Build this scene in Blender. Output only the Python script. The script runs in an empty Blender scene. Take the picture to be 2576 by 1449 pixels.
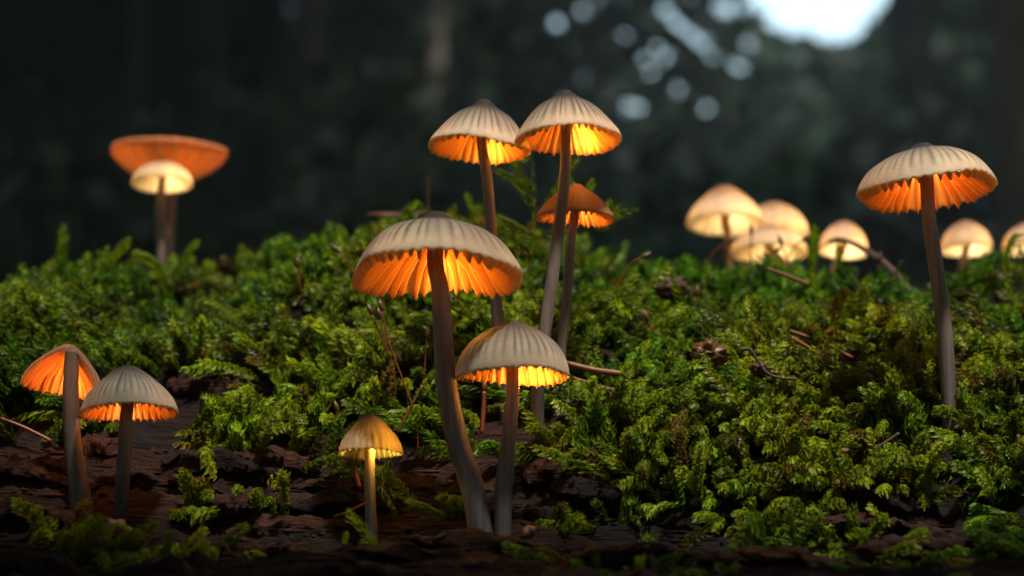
import bpy, math, random
import numpy as np

# ------------------------------------------------------------------ units: everything is planned in centimetres
U = 0.01
random.seed(7)
RNG = np.random.default_rng(11)
SC = bpy.context.scene
COL = SC.collection
PITCH = math.radians(8.0)
K = 20.0 / 2576 / 45.0            # centimetres per photograph pixel per centimetre of distance

# ------------------------------------------------------------------ camera
cam_d = bpy.data.cameras.new('camera')
cam = bpy.data.objects.new('camera', cam_d)
COL.objects.link(cam)
cam.location = (0, 0, 0)
cam.rotation_euler = (math.radians(90) + PITCH, 0, 0)
cam_d.sensor_width = 36
cam_d.lens = 81.0
cam_d.clip_start = 0.01
cam_d.clip_end = 5000
cam_d.dof.use_dof = True
cam_d.dof.focus_distance = 0.462
cam_d.dof.aperture_fstop = 16.5
SC.camera = cam

# ------------------------------------------------------------------ sky and sun
SUN_AZ, SUN_EL = math.radians(150), math.radians(68)      # azimuth measured from +Y towards +X
w = bpy.data.worlds.new('World')
SC.world = w
w.use_nodes = True
nt = w.node_tree
sky = nt.nodes.new('ShaderNodeTexSky')
sky.sky_type = 'NISHITA'
sky.sun_disc = False
sky.air_density = 2.0
sky.dust_density = 1.5
sky.ozone_density = 3.0
sky.sun_elevation = SUN_EL
sky.sun_rotation = SUN_AZ
bg = nt.nodes['Background']
bg.inputs['Strength'].default_value = 0.15
nt.links.new(sky.outputs['Color'], bg.inputs['Color'])

sun_d = bpy.data.lights.new('sun', 'SUN')
sun_d.energy = 3.0
sun_d.angle = math.radians(5)
sun_d.color = (1.0, 0.95, 0.84)
sun = bpy.data.objects.new('sun', sun_d)
COL.objects.link(sun)
# a sun lamp shines along its local -Z
sun.rotation_euler = (math.radians(90) - SUN_EL, 0, math.pi - SUN_AZ)

vs = SC.view_settings
vs.view_transform = 'Standard'
vs.look = 'None'
vs.exposure = 1.3
vs.gamma = 1.0
SC.cycles.use_denoising = True
SC.cycles.max_bounces = 10
SC.cycles.diffuse_bounces = 5
SC.cycles.transmission_bounces = 8
SC.cycles.glossy_bounces = 3
SC.cycles.sample_clamp_indirect = 4.0


# ------------------------------------------------------------------ helpers: geometry
def ray(px, py):
    dx, dz = (px - 1288.0) * K, (724.5 - py) * K
    return dx, math.cos(PITCH) - dz * math.sin(PITCH), math.sin(PITCH) + dz * math.cos(PITCH)


def at(px, py, Y):
    x, y, z = ray(px, py)
    t = Y / y
    return np.array([x * t, Y, z * t])


def proj(x, y, z):
    d = y * math.cos(PITCH) + z * math.sin(PITCH)
    v = -y * math.sin(PITCH) + z * math.cos(PITCH)
    return 1288.0 + x / d / K, 724.5 - v / d / K


def smooth(a, b, x):
    t = np.clip((np.asarray(x, float) - a) / (b - a), 0, 1)
    return t * t * (3 - 2 * t)


def _hash(i, j, s):
    h = (i.astype(np.int64) * 374761393 + j.astype(np.int64) * 668265263 + s * 1274126177) & 0xFFFFFFFF
    h = ((h ^ (h >> 13)) * 1274126177) & 0xFFFFFFFF
    return ((h ^ (h >> 16)) & 0xFFFF) / 65535.0


def vnoise(x, y, s=0):
    x = np.asarray(x, float); y = np.asarray(y, float)
    i, j = np.floor(x), np.floor(y)
    fx, fy = x - i, y - j
    fx = fx * fx * (3 - 2 * fx); fy = fy * fy * (3 - 2 * fy)
    a, b = _hash(i, j, s), _hash(i + 1, j, s)
    c, d = _hash(i, j + 1, s), _hash(i + 1, j + 1, s)
    return (a * (1 - fx) + b * fx) * (1 - fy) + (c * (1 - fx) + d * fx) * fy


def fbm(x, y, s=0, o=4):
    v, a, t = 0, 0.5, 0
    for k in range(o):
        v = v + a * vnoise(np.asarray(x) * 2 ** k, np.asarray(y) * 2 ** k, s + k * 17)
        t += a
        a *= 0.5
    return v / t


def catmull(P, n):
    P = np.asarray(P, float)
    if len(P) == 2:
        return P[0] + (P[1] - P[0]) * np.linspace(0, 1, n)[:, None]
    Q = np.vstack([2 * P[0] - P[1], P, 2 * P[-1] - P[-2]])
    d = np.r_[0, np.cumsum(np.linalg.norm(np.diff(P, axis=0), axis=1))]
    T = np.interp(np.linspace(0, d[-1], n), d, np.arange(len(P)))
    i = np.minimum(T.astype(int), len(P) - 2)
    f = (T - i)[:, None]
    a, b, c, e = Q[i], Q[i + 1], Q[i + 2], Q[i + 3]
    return 0.5 * (2 * b + (c - a) * f + (2 * a - 5 * b + 4 * c - e) * f ** 2 + (3 * b - a - 3 * c + e) * f ** 3)


def norm(v):
    return v / np.maximum(np.linalg.norm(v, axis=-1, keepdims=True), 1e-9)


def mesh(name, V, F, mat, parent=None, col=None, org=(0, 0, 0), sm=True, n4=None):
    """F: list of faces, or an (n,3)/(n,4) integer array. V in cm, world; org in cm."""
    me = bpy.data.meshes.new(name)
    V = (np.asarray(V, float) - np.asarray(org, float)) * U
    if isinstance(F, np.ndarray):
        F = [F]
    if len(F) and isinstance(F[0], np.ndarray):
        me.vertices.add(len(V))
        me.vertices.foreach_set('co', V.astype(np.float32).ravel())
        loops = np.concatenate([f.ravel() for f in F]).astype(np.int32)
        cnt = np.concatenate([np.full(len(f), f.shape[1]) for f in F])
        me.loops.add(len(loops))
        me.loops.foreach_set('vertex_index', loops)
        me.polygons.add(len(cnt))
        st = np.r_[0, np.cumsum(cnt)[:-1]].astype(np.int32)
        me.polygons.foreach_set('loop_start', st)
        me.polygons.foreach_set('loop_total', cnt.astype(np.int32))
        me.update(calc_edges=True)
    else:
        me.from_pydata(V.tolist(), [], F)
        me.update()
    if sm:
        me.polygons.foreach_set('use_smooth', np.ones(len(me.polygons), bool))
    if col is not None:
        a = me.color_attributes.new('col', 'FLOAT_COLOR', 'POINT')
        c = np.ones((len(V), 4), np.float32)
        c[:, :3] = col
        a.data.foreach_set('color', c.ravel())
    me.materials.append(mat)
    o = bpy.data.objects.new(name, me)
    COL.objects.link(o)
    if parent is not None:
        o.parent = parent
    else:
        o.location = np.asarray(org, float) * U
    return o


def thing(name, label, cat, org, group=None):
    o = bpy.data.objects.new(name, None)
    o.empty_display_size = 0.005
    COL.objects.link(o)
    o.location = np.asarray(org, float) * U
    tag(o, label, cat, group)
    return o


def tag(o, label, cat, group=None, kind=None):
    o['label'] = label
    o['category'] = cat
    if group:
        o['group'] = group
    if kind:
        o['kind'] = kind
    return o


def tube(P, R, sides=10, n=None, cap=True, wob=0.0, seed=0):
    P = np.asarray(P, float)
    n = n or max(6, len(P) * 4)
    d = np.r_[0, np.cumsum(np.linalg.norm(np.diff(P, axis=0), axis=1))]
    C = catmull(P, n)
    rr = np.interp(np.linspace(0, d[-1], n), d, np.broadcast_to(R, (len(P),)))
    T = norm(np.gradient(C, axis=0))
    ref = np.array([0.0, 1.0, 0.0]) if abs(T[:, 1]).max() < 0.9 else np.array([1.0, 0.02, 0.3])
    A = norm(np.cross(T, ref))
    B = np.cross(T, A)
    th = np.linspace(0, 2 * math.pi, sides, endpoint=False)
    k = np.ones((n, sides))
    if wob:
        k = 1 + wob * (fbm(np.cos(th)[None] * 1.7 + seed, np.linspace(0, n * 0.35, n)[:, None] + np.sin(th)[None] * 1.7, seed) - 0.5) * 2
    V = C[:, None] + (A[:, None] * np.cos(th)[None, :, None] + B[:, None] * np.sin(th)[None, :, None]) * (rr[:, None] * k)[..., None]
    V = V.reshape(-1, 3)
    i, j = np.meshgrid(np.arange(n - 1), np.arange(sides), indexing='ij')
    j2 = (j + 1) % sides
    F = np.stack([i * sides + j, i * sides + j2, (i + 1) * sides + j2, (i + 1) * sides + j], -1).reshape(-1, 4)
    fs = [F]
    if cap:
        V = np.vstack([V, C[0], C[-1]])
        b, t = len(V) - 2, len(V) - 1
        jj = np.arange(sides); j3 = (jj + 1) % sides
        fs.append(np.stack([np.full(sides, b), j3, jj], -1))
        o = (n - 1) * sides
        fs.append(np.stack([np.full(sides, t), o + jj, o + j3], -1))
    return V, fs


# ------------------------------------------------------------------ helpers: materials
class N:
    def __init__(s, name):
        s.m = bpy.data.materials.new(name)
        s.m.use_nodes = True
        s.t = s.m.node_tree
        s.t.nodes.clear()
        s.out = s.t.nodes.new('ShaderNodeOutputMaterial')

    def n(s, kind, **kw):
        x = s.t.nodes.new('ShaderNode' + kind)
        for k, v in kw.items():
            if k[0] == '_':
                setattr(x, k[1:], v)
            else:
                key = int(k[1:]) if k[0] == 'i' and k[1:].isdigit() else k.replace('_', ' ')
                if isinstance(v, bpy.types.NodeSocket):
                    s.t.links.new(v, x.inputs[key])
                else:
                    x.inputs[key].default_value = v
        return x

    def mix(s, f, a, b, mode='MIX'):
        x = s.t.nodes.new('ShaderNodeMix')
        x.data_type = 'RGBA'
        x.blend_type = mode
        for i, v in ((0, f), (6, a), (7, b)):
            if isinstance(v, bpy.types.NodeSocket):
                s.t.links.new(v, x.inputs[i])
            elif i == 0:
                x.inputs[0].default_value = v
            else:
                x.inputs[i].default_value = (*v, 1)
        return x.outputs[2]

    def noise(s, scale, detail=3, rough=0.55, stretch=None, vec=None):
        if vec is None:
            vec = s.n('TexCoord').outputs['Object']
        if stretch:
            vec = s.n('Mapping', Vector=vec, Scale=stretch).outputs[0]
        return s.n('TexNoise', Vector=vec, Scale=scale, Detail=detail, Roughness=rough).outputs[0]

    def ramp(s, f, *stops):
        x = s.n('ValToRGB', Fac=f)
        e = x.color_ramp.elements
        while len(e) < len(stops):
            e.new(0.5)
        for k, (p, c) in zip(e, stops):
            k.position = p
            k.color = (*c, 1) if not isinstance(c, (int, float)) else (c, c, c, 1)
        return x.outputs[0]

    def bump(s, h, strength, dist):
        return s.n('Bump', Height=h, Strength=strength, Distance=dist).outputs[0]

    def end(s, sh):
        s.t.links.new(sh, s.out.inputs['Surface'])
        return s.m


def principled(b, **kw):
    return b.n('BsdfPrincipled', **kw).outputs[0]


def mat_cap(name, trans=0.42, warm=(1.0, 0.86, 0.6)):
    b = N(name)
    c = b.n('Attribute', _attribute_name='col').outputs['Color']
    fine = b.noise(2600, 3, 0.7)
    speck = b.ramp(fine, (0.60, 0.0), (0.72, 1.0))
    c1 = b.mix(b.ramp(b.noise(420, 4), (0.3, 0.0), (0.75, 0.5)), c, b.mix(1.0, c, (0.70, 0.62, 0.55), 'MULTIPLY'))
    c2 = b.mix(b.n('Math', _operation='MULTIPLY', i0=speck, i1=0.16).outputs[0], c1, (0.75, 0.72, 0.66))
    bp = b.bump(b.noise(1500, 4, 0.65), 0.35, 0.0004)
    p = principled(b, Base_Color=c2, Roughness=0.62, Normal=bp, Specular_IOR_Level=0.3)
    tr = b.n('BsdfTranslucent', Color=b.mix(1.0, c2, tuple(1.95 * q for q in warm), 'MULTIPLY'), Normal=bp).outputs[0]
    return b.end(b.n('MixShader', i0=trans, i1=p, i2=tr).outputs[0])


def mat_gill(name, colr=(0.95, 0.62, 0.28), trans=0.55):
    b = N(name)
    n = b.noise(600, 3)
    c = b.mix(n, colr, tuple(k * 0.86 for k in colr))
    d = b.n('BsdfDiffuse', Color=c).outputs[0]
    t = b.n('BsdfTranslucent', Color=c).outputs[0]
    return b.end(b.n('MixShader', i0=trans, i1=d, i2=t).outputs[0])


def mat_stem(name, trans=0.30):
    b = N(name)
    c = b.n('Attribute', _attribute_name='col').outputs['Color']
    fib = b.noise(900, 4, 0.6, (1, 1, 0.06))
    c2 = b.mix(b.ramp(fib, (0.35, 0.0), (0.65, 1.0)), c, b.mix(1.0, c, (0.55, 0.5, 0.46), 'MULTIPLY'))
    sp = b.ramp(b.noise(3500, 2, 0.6), (0.66, 0.0), (0.74, 0.35))
    c2 = b.mix(sp, c2, (0.5, 0.46, 0.42))
    bp = b.bump(fib, 0.3, 0.0005)
    p = principled(b, Base_Color=c2, Roughness=0.55, Normal=bp, Specular_IOR_Level=0.35)
    t = b.n('BsdfTranslucent', Color=b.mix(1.0, c2, (1.0, 0.72, 0.42), 'MULTIPLY')).outputs[0]
    return b.end(b.n('MixShader', i0=trans, i1=p, i2=t).outputs[0])


def mat_moss(name, trans=0.45):
    b = N(name)
    c = b.n('Attribute', _attribute_name='col').outputs['Color']
    p = principled(b, Base_Color=c, Roughness=0.46, Specular_IOR_Level=0.25)
    t = b.n('BsdfTranslucent', Color=b.mix(1.0, c, (1.5, 1.55, 0.7), 'MULTIPLY')).outputs[0]
    return b.end(b.n('MixShader', i0=trans, i1=p, i2=t).outputs[0])


def mat_wood(name, a=(0.006, 0.005, 0.0055), c=(0.045, 0.019, 0.012), rough=0.85, lo=0.42, hi=0.72):
    b = N(name)
    g = b.noise(220, 6, 0.62, (0.09, 1, 1))
    f = b.noise(1100, 5, 0.65, (0.10, 1, 1))
    big = b.noise(45, 3, 0.5, (0.5, 1, 1))
    m = b.n('Math', _operation='MULTIPLY_ADD', i0=big, i1=0.55, i2=b.n('Math', _operation='MULTIPLY', i0=g, i1=0.5).outputs[0]).outputs[0]
    col = b.ramp(m, (lo, a), (hi, c))
    col = b.mix(b.ramp(f, (0.35, 0.65), (0.65, 0.0)), col, b.mix(1.0, col, (0.25, 0.22, 0.22), 'MULTIPLY'))
    h = b.n('Math', _operation='MULTIPLY_ADD', i0=f, i1=0.5, i2=g).outputs[0]
    return b.end(principled(b, Base_Color=col, Roughness=rough, Specular_IOR_Level=0.12, Normal=b.bump(h, 1.0, 0.004)))


def mat_plain(name, a, c, rough=0.5, scale=300, stretch=None, spec=0.2, bump=0.3, dist=0.0005, trans=0.0):
    b = N(name)
    n = b.noise(scale, 4, 0.6, stretch)
    col = b.mix(b.ramp(n, (0.3, 0.0), (0.7, 1.0)), a, c)
    sh = principled(b, Base_Color=col, Roughness=rough, Specular_IOR_Level=spec, Normal=b.bump(n, bump, dist))
    if trans:
        t = b.n('BsdfTranslucent', Color=col).outputs[0]
        sh = b.n('MixShader', i0=trans, i1=sh, i2=t).outputs[0]
    return b.end(sh)


M = dict(
    cap=mat_cap('cap_skin'), cap_dense=mat_cap('dense_cap_skin', 0.2, (0.9, 0.8, 0.6)), cap_glow=mat_cap('pale_cap_skin', 0.6), cap_thick=mat_cap('cap_skin_thick', 0.30, (1.0, 0.6, 0.3)),
    gill=mat_gill('gill_flesh'), gill_pale=mat_gill('pale_gill_flesh', (0.9, 0.8, 0.58), 0.5), stem=mat_stem('stem_flesh'),
    moss=mat_moss('moss_leaf'), wood=mat_wood('rotten_wood'),
    bark=mat_wood('red_bark', (0.011, 0.007, 0.006), (0.075, 0.027, 0.014), 0.8, 0.36, 0.66),
    needle=mat_plain('dry_needle', (0.20, 0.07, 0.022), (0.10, 0.032, 0.012), 0.45, 400, (0.2, 1, 1)),
    twig=mat_plain('dark_twig', (0.035, 0.018, 0.012), (0.09, 0.045, 0.03), 0.6, 300),
    stalk=mat_plain('red_stalk', (0.16, 0.035, 0.012), (0.09, 0.03, 0.012), 0.4, 300, None, 0.25),
    capsule=mat_plain('capsule_skin', (0.05, 0.028, 0.012), (0.11, 0.05, 0.015), 0.35, 500, None, 0.25),
    deadleaf=mat_plain('dead_leaf', (0.13, 0.045, 0.018), (0.07, 0.024, 0.011), 0.6, 250, None, 0.4, 0.5, 0.0006, 0.3),
    trunk=mat_plain('tree_bark', (0.006, 0.005, 0.006), (0.02, 0.017, 0.017), 0.85, 14, (1, 1, 0.25), 0.2, 0.8, 0.01),
    trunk_pale=mat_plain('pale_tree_bark', (0.09, 0.075, 0.065), (0.2, 0.165, 0.145), 0.85, 12, (1, 1, 0.4), 0.2, 0.6, 0.01),
    floor=mat_plain('leaf_litter', (0.03, 0.017, 0.009), (0.08, 0.045, 0.02), 0.9, 30),
)


def mat_leaf(name):
    b = N(name)
    c = b.n('Attribute', _attribute_name='col').outputs['Color']
    p = principled(b, Base_Color=c, Roughness=0.6, Specular_IOR_Level=0.2)
    t = b.n('BsdfTranslucent', Color=c).outputs[0]
    return b.end(b.n('MixShader', i0=0.22, i1=p, i2=t).outputs[0])


M['leaf'] = mat_leaf('tree_leaf')

# ------------------------------------------------------------------ the log: a height field in centimetres
YK = np.array([8, 20, 30, 36, 41, 45, 46.5, 48, 50, 54, 58, 60, 66, 74, 82, 95, 110])
PYK = [None, None, None, None, 1455, 1338, 1205, 1075, 940, 800, 672]
ZK = np.array([-21, -12, -2.5, 0.2] + [YK[4 + i] * math.tan(PITCH + math.atan((724.5 - p) * K)) for i, p in enumerate(PYK[4:])] + [8.75, 8.7, 7.6, 3.0, -12, -22])
RX = np.array([-600, 0, 150, 300, 480, 560, 700, 830, 950, 1040, 1200, 1300, 1500, 1700, 1800, 2000, 2150, 2260, 2330, 2450, 2576, 3100])
RY = np.array([745, 745, 735, 705, 705, 675, 630, 605, 585, 565, 600, 630, 655, 690, 675, 700, 725, 765, 740, 715, 680, 670])


def H(x, y):
    x = np.asarray(x, float); y = np.asarray(y, float)
    z = np.interp(y, YK, ZK)
    px = 1288 + x / (K * 58)
    dr = (620 - np.interp(px, RX, RY)) * K * 58
    z = z + dr * smooth(49, 58, y) * (1 - smooth(63, 80, y))
    # moss cushions
    lump = (fbm(x * 0.36 + 3, y * 0.36, 5, 3) - 0.5) * 2.3 * smooth(46, 50, y) * (1 - smooth(70, 90, y))
    # rotten wood: long ledges running along the log
    wy = y + (fbm(x * 0.12, y * 0.2, 9, 3) - 0.5) * 5
    led = np.abs(((wy * 0.62 + fbm(x * 0.2, y * 0.7, 31, 2) * 0.8) % 1.0) - 0.5) * 2
    wood = (0.5 - led) * 0.42 + (fbm(x * 0.45, y * 2.4, 40, 5) - 0.5) * 0.8 + np.abs(fbm(x * 1.3, y * 5.0, 44, 4) - 0.5) * -0.7
    wood = wood * (1 - smooth(46.5, 49.5, y)) * smooth(24, 34, y)
    # hollow at the left, under the moss
    hol = -1.3 * np.exp(-(((x + 5.9) / 1.5) ** 2 + ((y - 49.3) / 1.2) ** 2))
    # bump of wood right of the twin stems
    bmp = 0.75 * np.exp(-(((x - 1.15) / 0.9) ** 2 + ((y - 46.6) / 0.55) ** 2))
    fine = (fbm(x * 2.2, y * 2.2, 60, 3) - 0.5) * 0.22
    return z + lump + wood + hol + bmp + fine


def hit(px, py, y0=37.0, y1=72.0, off=0.0):
    """first place along the line of sight where the log surface is met"""
    Y = np.linspace(y0, y1, 500)
    rx, ry, rz = ray(px, py)
    X, Z = rx / ry * Y, rz / ry * Y
    below = Z < H(X, Y) + off
    i = int(np.argmax(below)) if below.any() else -1
    return np.array([X[i], Y[i], H(X[i], Y[i])])


xs = np.unique(np.concatenate([np.linspace(-60, -15, 40), np.linspace(-15, 15, 300), np.linspace(15, 60, 40)]))
ys = np.unique(np.concatenate([np.linspace(8, 37, 30), np.linspace(37, 62, 250), np.linspace(62, 110, 60)]))
GX, GY = np.meshgrid(xs, ys)
GZ = H(GX, GY)
nx, ny = len(xs), len(ys)
i, j = np.meshgrid(np.arange(ny - 1), np.arange(nx - 1), indexing='ij')
GF = np.stack([i * nx + j, i * nx + j + 1, (i + 1) * nx + j + 1, (i + 1) * nx + j], -1).reshape(-1, 4)
log = thing('rotting_log', 'rotting dark red-brown log, its upper side overgrown with green moss', 'log', (0, 58, -22))
mesh('wood_surface', np.stack([GX, GY, GZ], -1).reshape(-1, 3), GF, M['wood'], log, org=(0, 58, -22))

# forest floor, out to the horizon
fl = mesh('forest_floor', [(-3e5, -3e5, -20), (3e5, -3e5, -20), (3e5, 3e5, -20), (-3e5, 3e5, -20)], [(0, 1, 2, 3)], M['floor'])
fl['kind'] = 'structure'


# ------------------------------------------------------------------ slabs of bark and wood on the face of the log
def bark(px, py, lpx, hpx, tilt=0, red=True, dep=0.9, seed=0, off=0.0):
    c = hit(px, py)
    s = K * c[1]
    L, hh = lpx * s * 1.2, hpx * s * 0.72
    n, m = 64, 18
    u = np.linspace(-0.5, 0.5, n)
    prof = np.array([(-.5, -.5), (-.52, .0), (-.40, .42), (-.1, .5), (.3, .45), (.55, .2), (.5, -.3), (.1, -.6), (-.25, -.62)])
    pc = np.vstack([prof, prof[:1]])
    prof = np.stack([np.interp(np.arange(m) * 9 / m, np.arange(10), pc[:, q]) for q in (0, 1)], -1)
    end = np.clip(1 - np.abs(u * 2) ** 3.5, 0.0, 1) ** 0.7
    end = end * (0.7 + 0.6 * fbm(u * L * 1.6 + seed, u * 0 + seed, 140 + seed, 3))
    V = np.zeros((n, m, 3))
    for k in range(m):
        w1 = fbm(u * 7 + k * 0.1 + seed * 3.1, u * 0 + seed + k * 0.25, 80 + seed, 4) - 0.5
        w2 = fbm(u * 9 + k * 0.5 + seed, u * 0 + seed * 2.3 + k * 0.6, 120 + seed, 4) - 0.5
        V[:, k, 0] = u * L + w2 * 0.12
        V[:, k, 1] = prof[k, 0] * dep * end * (1 + w2) + w1 * 0.28
        w3 = np.abs(fbm(u * L * 1.2 + seed, u * 0 + k * 0.9 + seed * 5, 160 + seed, 4) - .5) * 2
        V[:, k, 1] += (w3 - .3) * 0.16
        V[:, k, 2] = -(w3 - .3) * 0.16 + prof[k, 1] * hh * end * (1 + w1 * 0.9) + w1 * hh * 0.9 + math.sin(seed) * 0.1 * hh * np.sin(u * 5 + seed)
    a = math.radians(tilt)
    X = V[..., 0] * math.cos(a) + V[..., 2] * math.sin(a)
    Z = -V[..., 0] * math.sin(a) + V[..., 2] * math.cos(a)
    X = X + c[0]
    # ride along the slope so that the slab keeps touching the log
    yy = V[..., 1] + c[1] + 0.1
    drop = (H(X[:, :1], np.full((n, 1), c[1])) - c[2]) * 0.55
    P = np.stack([X, yy, Z + c[2] + drop + hh * 0.1 + off], -1).reshape(-1, 3)
    i, j = np.meshgrid(np.arange(n - 1), np.arange(m), indexing='ij')
    F = np.stack([i * m + j, (i + 1) * m + j, (i + 1) * m + (j + 1) % m, i * m + (j + 1) % m], -1).reshape(-1, 4)
    e = [np.stack([np.full(m - 2, 0), np.arange(1, m - 1), np.arange(2, m)], -1),
         np.stack([np.full(m - 2, (n - 1) * m), (n - 1) * m + np.arange(2, m), (n - 1) * m + np.arange(1, m - 1)], -1)]
    mesh('bark_slab', P, [F] + e, M['bark' if red else 'wood'], log, org=(0, 58, -22))


BARK = [(745, 1335, 330, 62, 3, 1), (560, 1300, 190, 60, -8, 1), (690, 1400, 250, 40, 2, 1), (1010, 1222, 470, 36, 2, 1), (1000, 1392, 420, 46, 1, 1),
        (1190, 1370, 260, 50, 4, 1), (1420, 1190, 190, 110, 8, 1), (1500, 1250, 200, 60, 14, 0), (690, 1160, 260, 60, 10, 1), (560, 1185, 260, 70, 5, 0),
        (280, 1215, 330, 70, 3, 0), (60, 1190, 220, 60, 2, 0), (110, 1330, 330, 60, 10, 1), (330, 1385, 260, 60, 16, 1), (520, 1240, 170, 40, 18, 0),
        (245, 1130, 120, 60, -4, 1), (540, 985, 210, 60, 4, 1), (2240, 1325, 330, 40, 4, 1), (2330, 1395, 340, 70, 3, 1), (2000, 1400, 260, 40, 4, 1),
        (1800, 1325, 300, 40, -3, 0), (1700, 1405, 330, 36, 2, 0), (1330, 1300, 260, 50, 6, 0), (2210, 1255, 240, 40, 6, 0), (850, 1270, 260, 44, 3, 0),
        (1520, 1400, 260, 44, -3, 1), (60, 1420, 260, 50, 4, 0), (450, 1440, 300, 44, 6, 1), (870, 1440, 360, 40, -2, 0), (1250, 1435, 330, 44, 2, 1)]
for q, (a, b_, c_, d_, e_, r_) in enumerate(BARK):
    bark(a, b_, c_, d_, e_, bool(r_), 0.7 + 0.4 * ((q * 37) % 10) / 10, q)


# ------------------------------------------------------------------ moss
GREEN = ((0.052, 0.116, 0.006), (0.172, 0.190, 0.006))
ROWS = np.array([0.0, 0.35, 0.72])
LF = np.array([0.0, 0.42, 0.60, 0.50])       # outwards
LG = np.array([0.0, 0.14, 0.48, 0.78])       # forwards
LW = np.array([0.12, 0.16, 0.09])


def fronds(P0, D, bend, L, rad, nl, tint, seed=0, curl=0.5, yellow=None):
    """many moss shoots at once; returns vertices, faces, colours. Every leaf is a curved, pointed blade."""
    r = np.random.default_rng(seed)
    Fn = len(P0)
    t = np.linspace(0.02, 1.0, nl)[None, :, None]
    P = P0[:, None] + D[:, None] * (L[:, None, None] * t) + bend[:, None] * (L[:, None, None] * t ** 2)
    T = norm(D[:, None] + 2 * bend[:, None] * t)
    sec = norm(np.array([0, -0.55, -1.0]) + r.normal(0, 0.35, (Fn, 3)))[:, None]
    Nn = norm(sec - T * (T * sec).sum(-1, keepdims=True))
    B = np.cross(T, Nn)
    ph = np.arange(nl)[None, :] * 2.399 + r.uniform(0, 6.28, (Fn, 1)) + r.normal(0, 0.25, (Fn, nl))
    Rd = Nn * np.cos(ph)[..., None] * 0.6 + B * np.sin(ph)[..., None]
    env = (np.clip((1 - t[..., 0]) * 3.0 + 0.42, 0, 1) * (0.75 + 0.25 * np.clip(t[..., 0] * 4, 0, 1)))
    ll = rad[:, None] * 1.9 * env * r.uniform(0.8, 1.2, (Fn, nl))
    Wd = norm(np.cross(Rd, T))
    cu = curl * r.uniform(0.6, 1.3, (Fn, nl))
    vs_ = []
    for k, u in enumerate((0.0, 0.35, 0.72, 1.0)):
        c = P + (Rd * LF[k] + T * LG[k] + Nn * (cu[..., None] * u * u)) * ll[..., None]
        if k < 3:
            wv = Wd * (LW[k] * ll[..., None])
            dip = Rd * (0.06 * ll[..., None])
            vs_ += [c - wv - dip, c + wv - dip]
        else:
            vs_ += [c]
    V = np.stack(vs_, 2)                                   # F, nl, 7, 3
    nb = Fn * nl
    base = (np.arange(nb) * 7)[:, None]
    Q = np.concatenate([base + np.array([0, 1, 3, 2]), base + np.array([2, 3, 5, 4])])
    Tt = base + np.array([4, 5, 6])
    # own colour: green shoots, younger yellower tips, some olive brown ones
    y = r.uniform(0, 1, Fn) if yellow is None else yellow
    g0 = np.array(GREEN[0]); g1 = np.array(GREEN[1])
    cb = (g0 * (1 - y[:, None]) + g1 * y[:, None]) * tint
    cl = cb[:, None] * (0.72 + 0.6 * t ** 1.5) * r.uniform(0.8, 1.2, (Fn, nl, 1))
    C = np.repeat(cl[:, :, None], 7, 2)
    return V.reshape(-1, 3), [Q, Tt], C.reshape(-1, 3)


# where moss grows on the log: (px, py, rx, ry, weight) patches read off the photograph, as places on the log
LOWX = np.array([-400, 0, 130, 250, 420, 480, 640, 690, 850, 1000, 1090, 1200, 1300, 1400, 1520, 1600, 1750, 1900, 2050, 2200, 2576, 3000])
LOWY = np.array([1120, 1110, 1100, 1050, 925, 915, 925, 1000, 1050, 1090, 1170, 1200, 1170, 1130, 1190, 1250, 1285, 1280, 1270, 1240, 1300, 1300])
PATCH = [(620, 1105, 190, 62, 1), (760, 1150, 110, 55, 1), (235, 1410, 125, 42, .8), (1350, 1120, 180, 60, 1), (1290, 1175, 90, 45, .9), (470, 1420, 90, 30, .5), (1500, 1435, 200, 20, .5), (2300, 1430, 200, 25, .6), (120, 1350, 90, 30, .3), (2060, 1325, 130, 60, 1), (2170, 1370, 120, 45, .9),
         (2530, 1320, 90, 130, 1), (1980, 1390, 90, 50, .6), (1650, 1440, 260, 28, .7), (1150, 1270, 110, 28, .5), (660, 1285, 110, 28, .5), (1000, 1405, 60, 20, .3),
         (1370, 1340, 70, 30, .35), (1930, 1300, 130, 40, .6), (2360, 1270, 130, 50, .5), (2420, 1430, 200, 25, .6), (1560, 1320, 70, 30, .3), (480, 1290, 70, 30, .3),
         (90, 1060, 130, 60, .8), (230, 1075, 100, 40, .7), (1260, 1110, 60, 80, .9), (1430, 1080, 130, 60, 1)]


def moss_density(px, py):
    d = 1 - smooth(-25, 25, py - np.interp(px, LOWX, LOWY) - (fbm(px / 90, py / 90, 3, 3) - .5) * 90)
    for (a, b, rx, ry, wt) in PATCH:
        q = ((px - a) / rx) ** 2 + ((py - b) / ry) ** 2
        d = np.maximum(d, wt * (1 - smooth(0.55, 1.15, q)))
    hol = 1 - smooth(0.6, 1.2, ((px - 540) / 130) ** 2 + ((py - 985) / 70) ** 2)
    return d * (1 - hol)


FEET = [(1216, 1338, .75, 3), (1264, 1352, .7, 3), (1278, 1060, .4, .9), (1350, 1065, .45, 1.0), (1399, 1062, .4, 1.0), (2394, 1135, .5, 4), (216, 1300, .5, 1.3), (305, 1285, .5, 1.3), (938, 1362, .45, 2.5)]


def scatter(n, x0, x1, y0, y1, seed):
    r = np.random.default_rng(seed)
    x, y = r.uniform(x0, x1, n * 4), r.uniform(y0, y1, n * 4)
    z = H(x, y)
    px, py = proj(x, y, z)
    pn = fbm(x * 0.9, y * 0.9, 91, 3)
    d = moss_density(px, py) * np.clip(0.35 + 1.6 * (pn - 0.28), 0.15, 1)
    for fx, fy, fr, fd in FEET:
        f_ = hit(fx, fy)
        d = np.where((np.abs(x - f_[0]) < fr) & (y > f_[1] - fd) & (y < f_[1] + 0.25), 0, d)
    k = np.nonzero(r.uniform(0, 1, len(x)) < d)[0][:n]
    return x[k], y[k], z[k], px[k], py[k]


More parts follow.
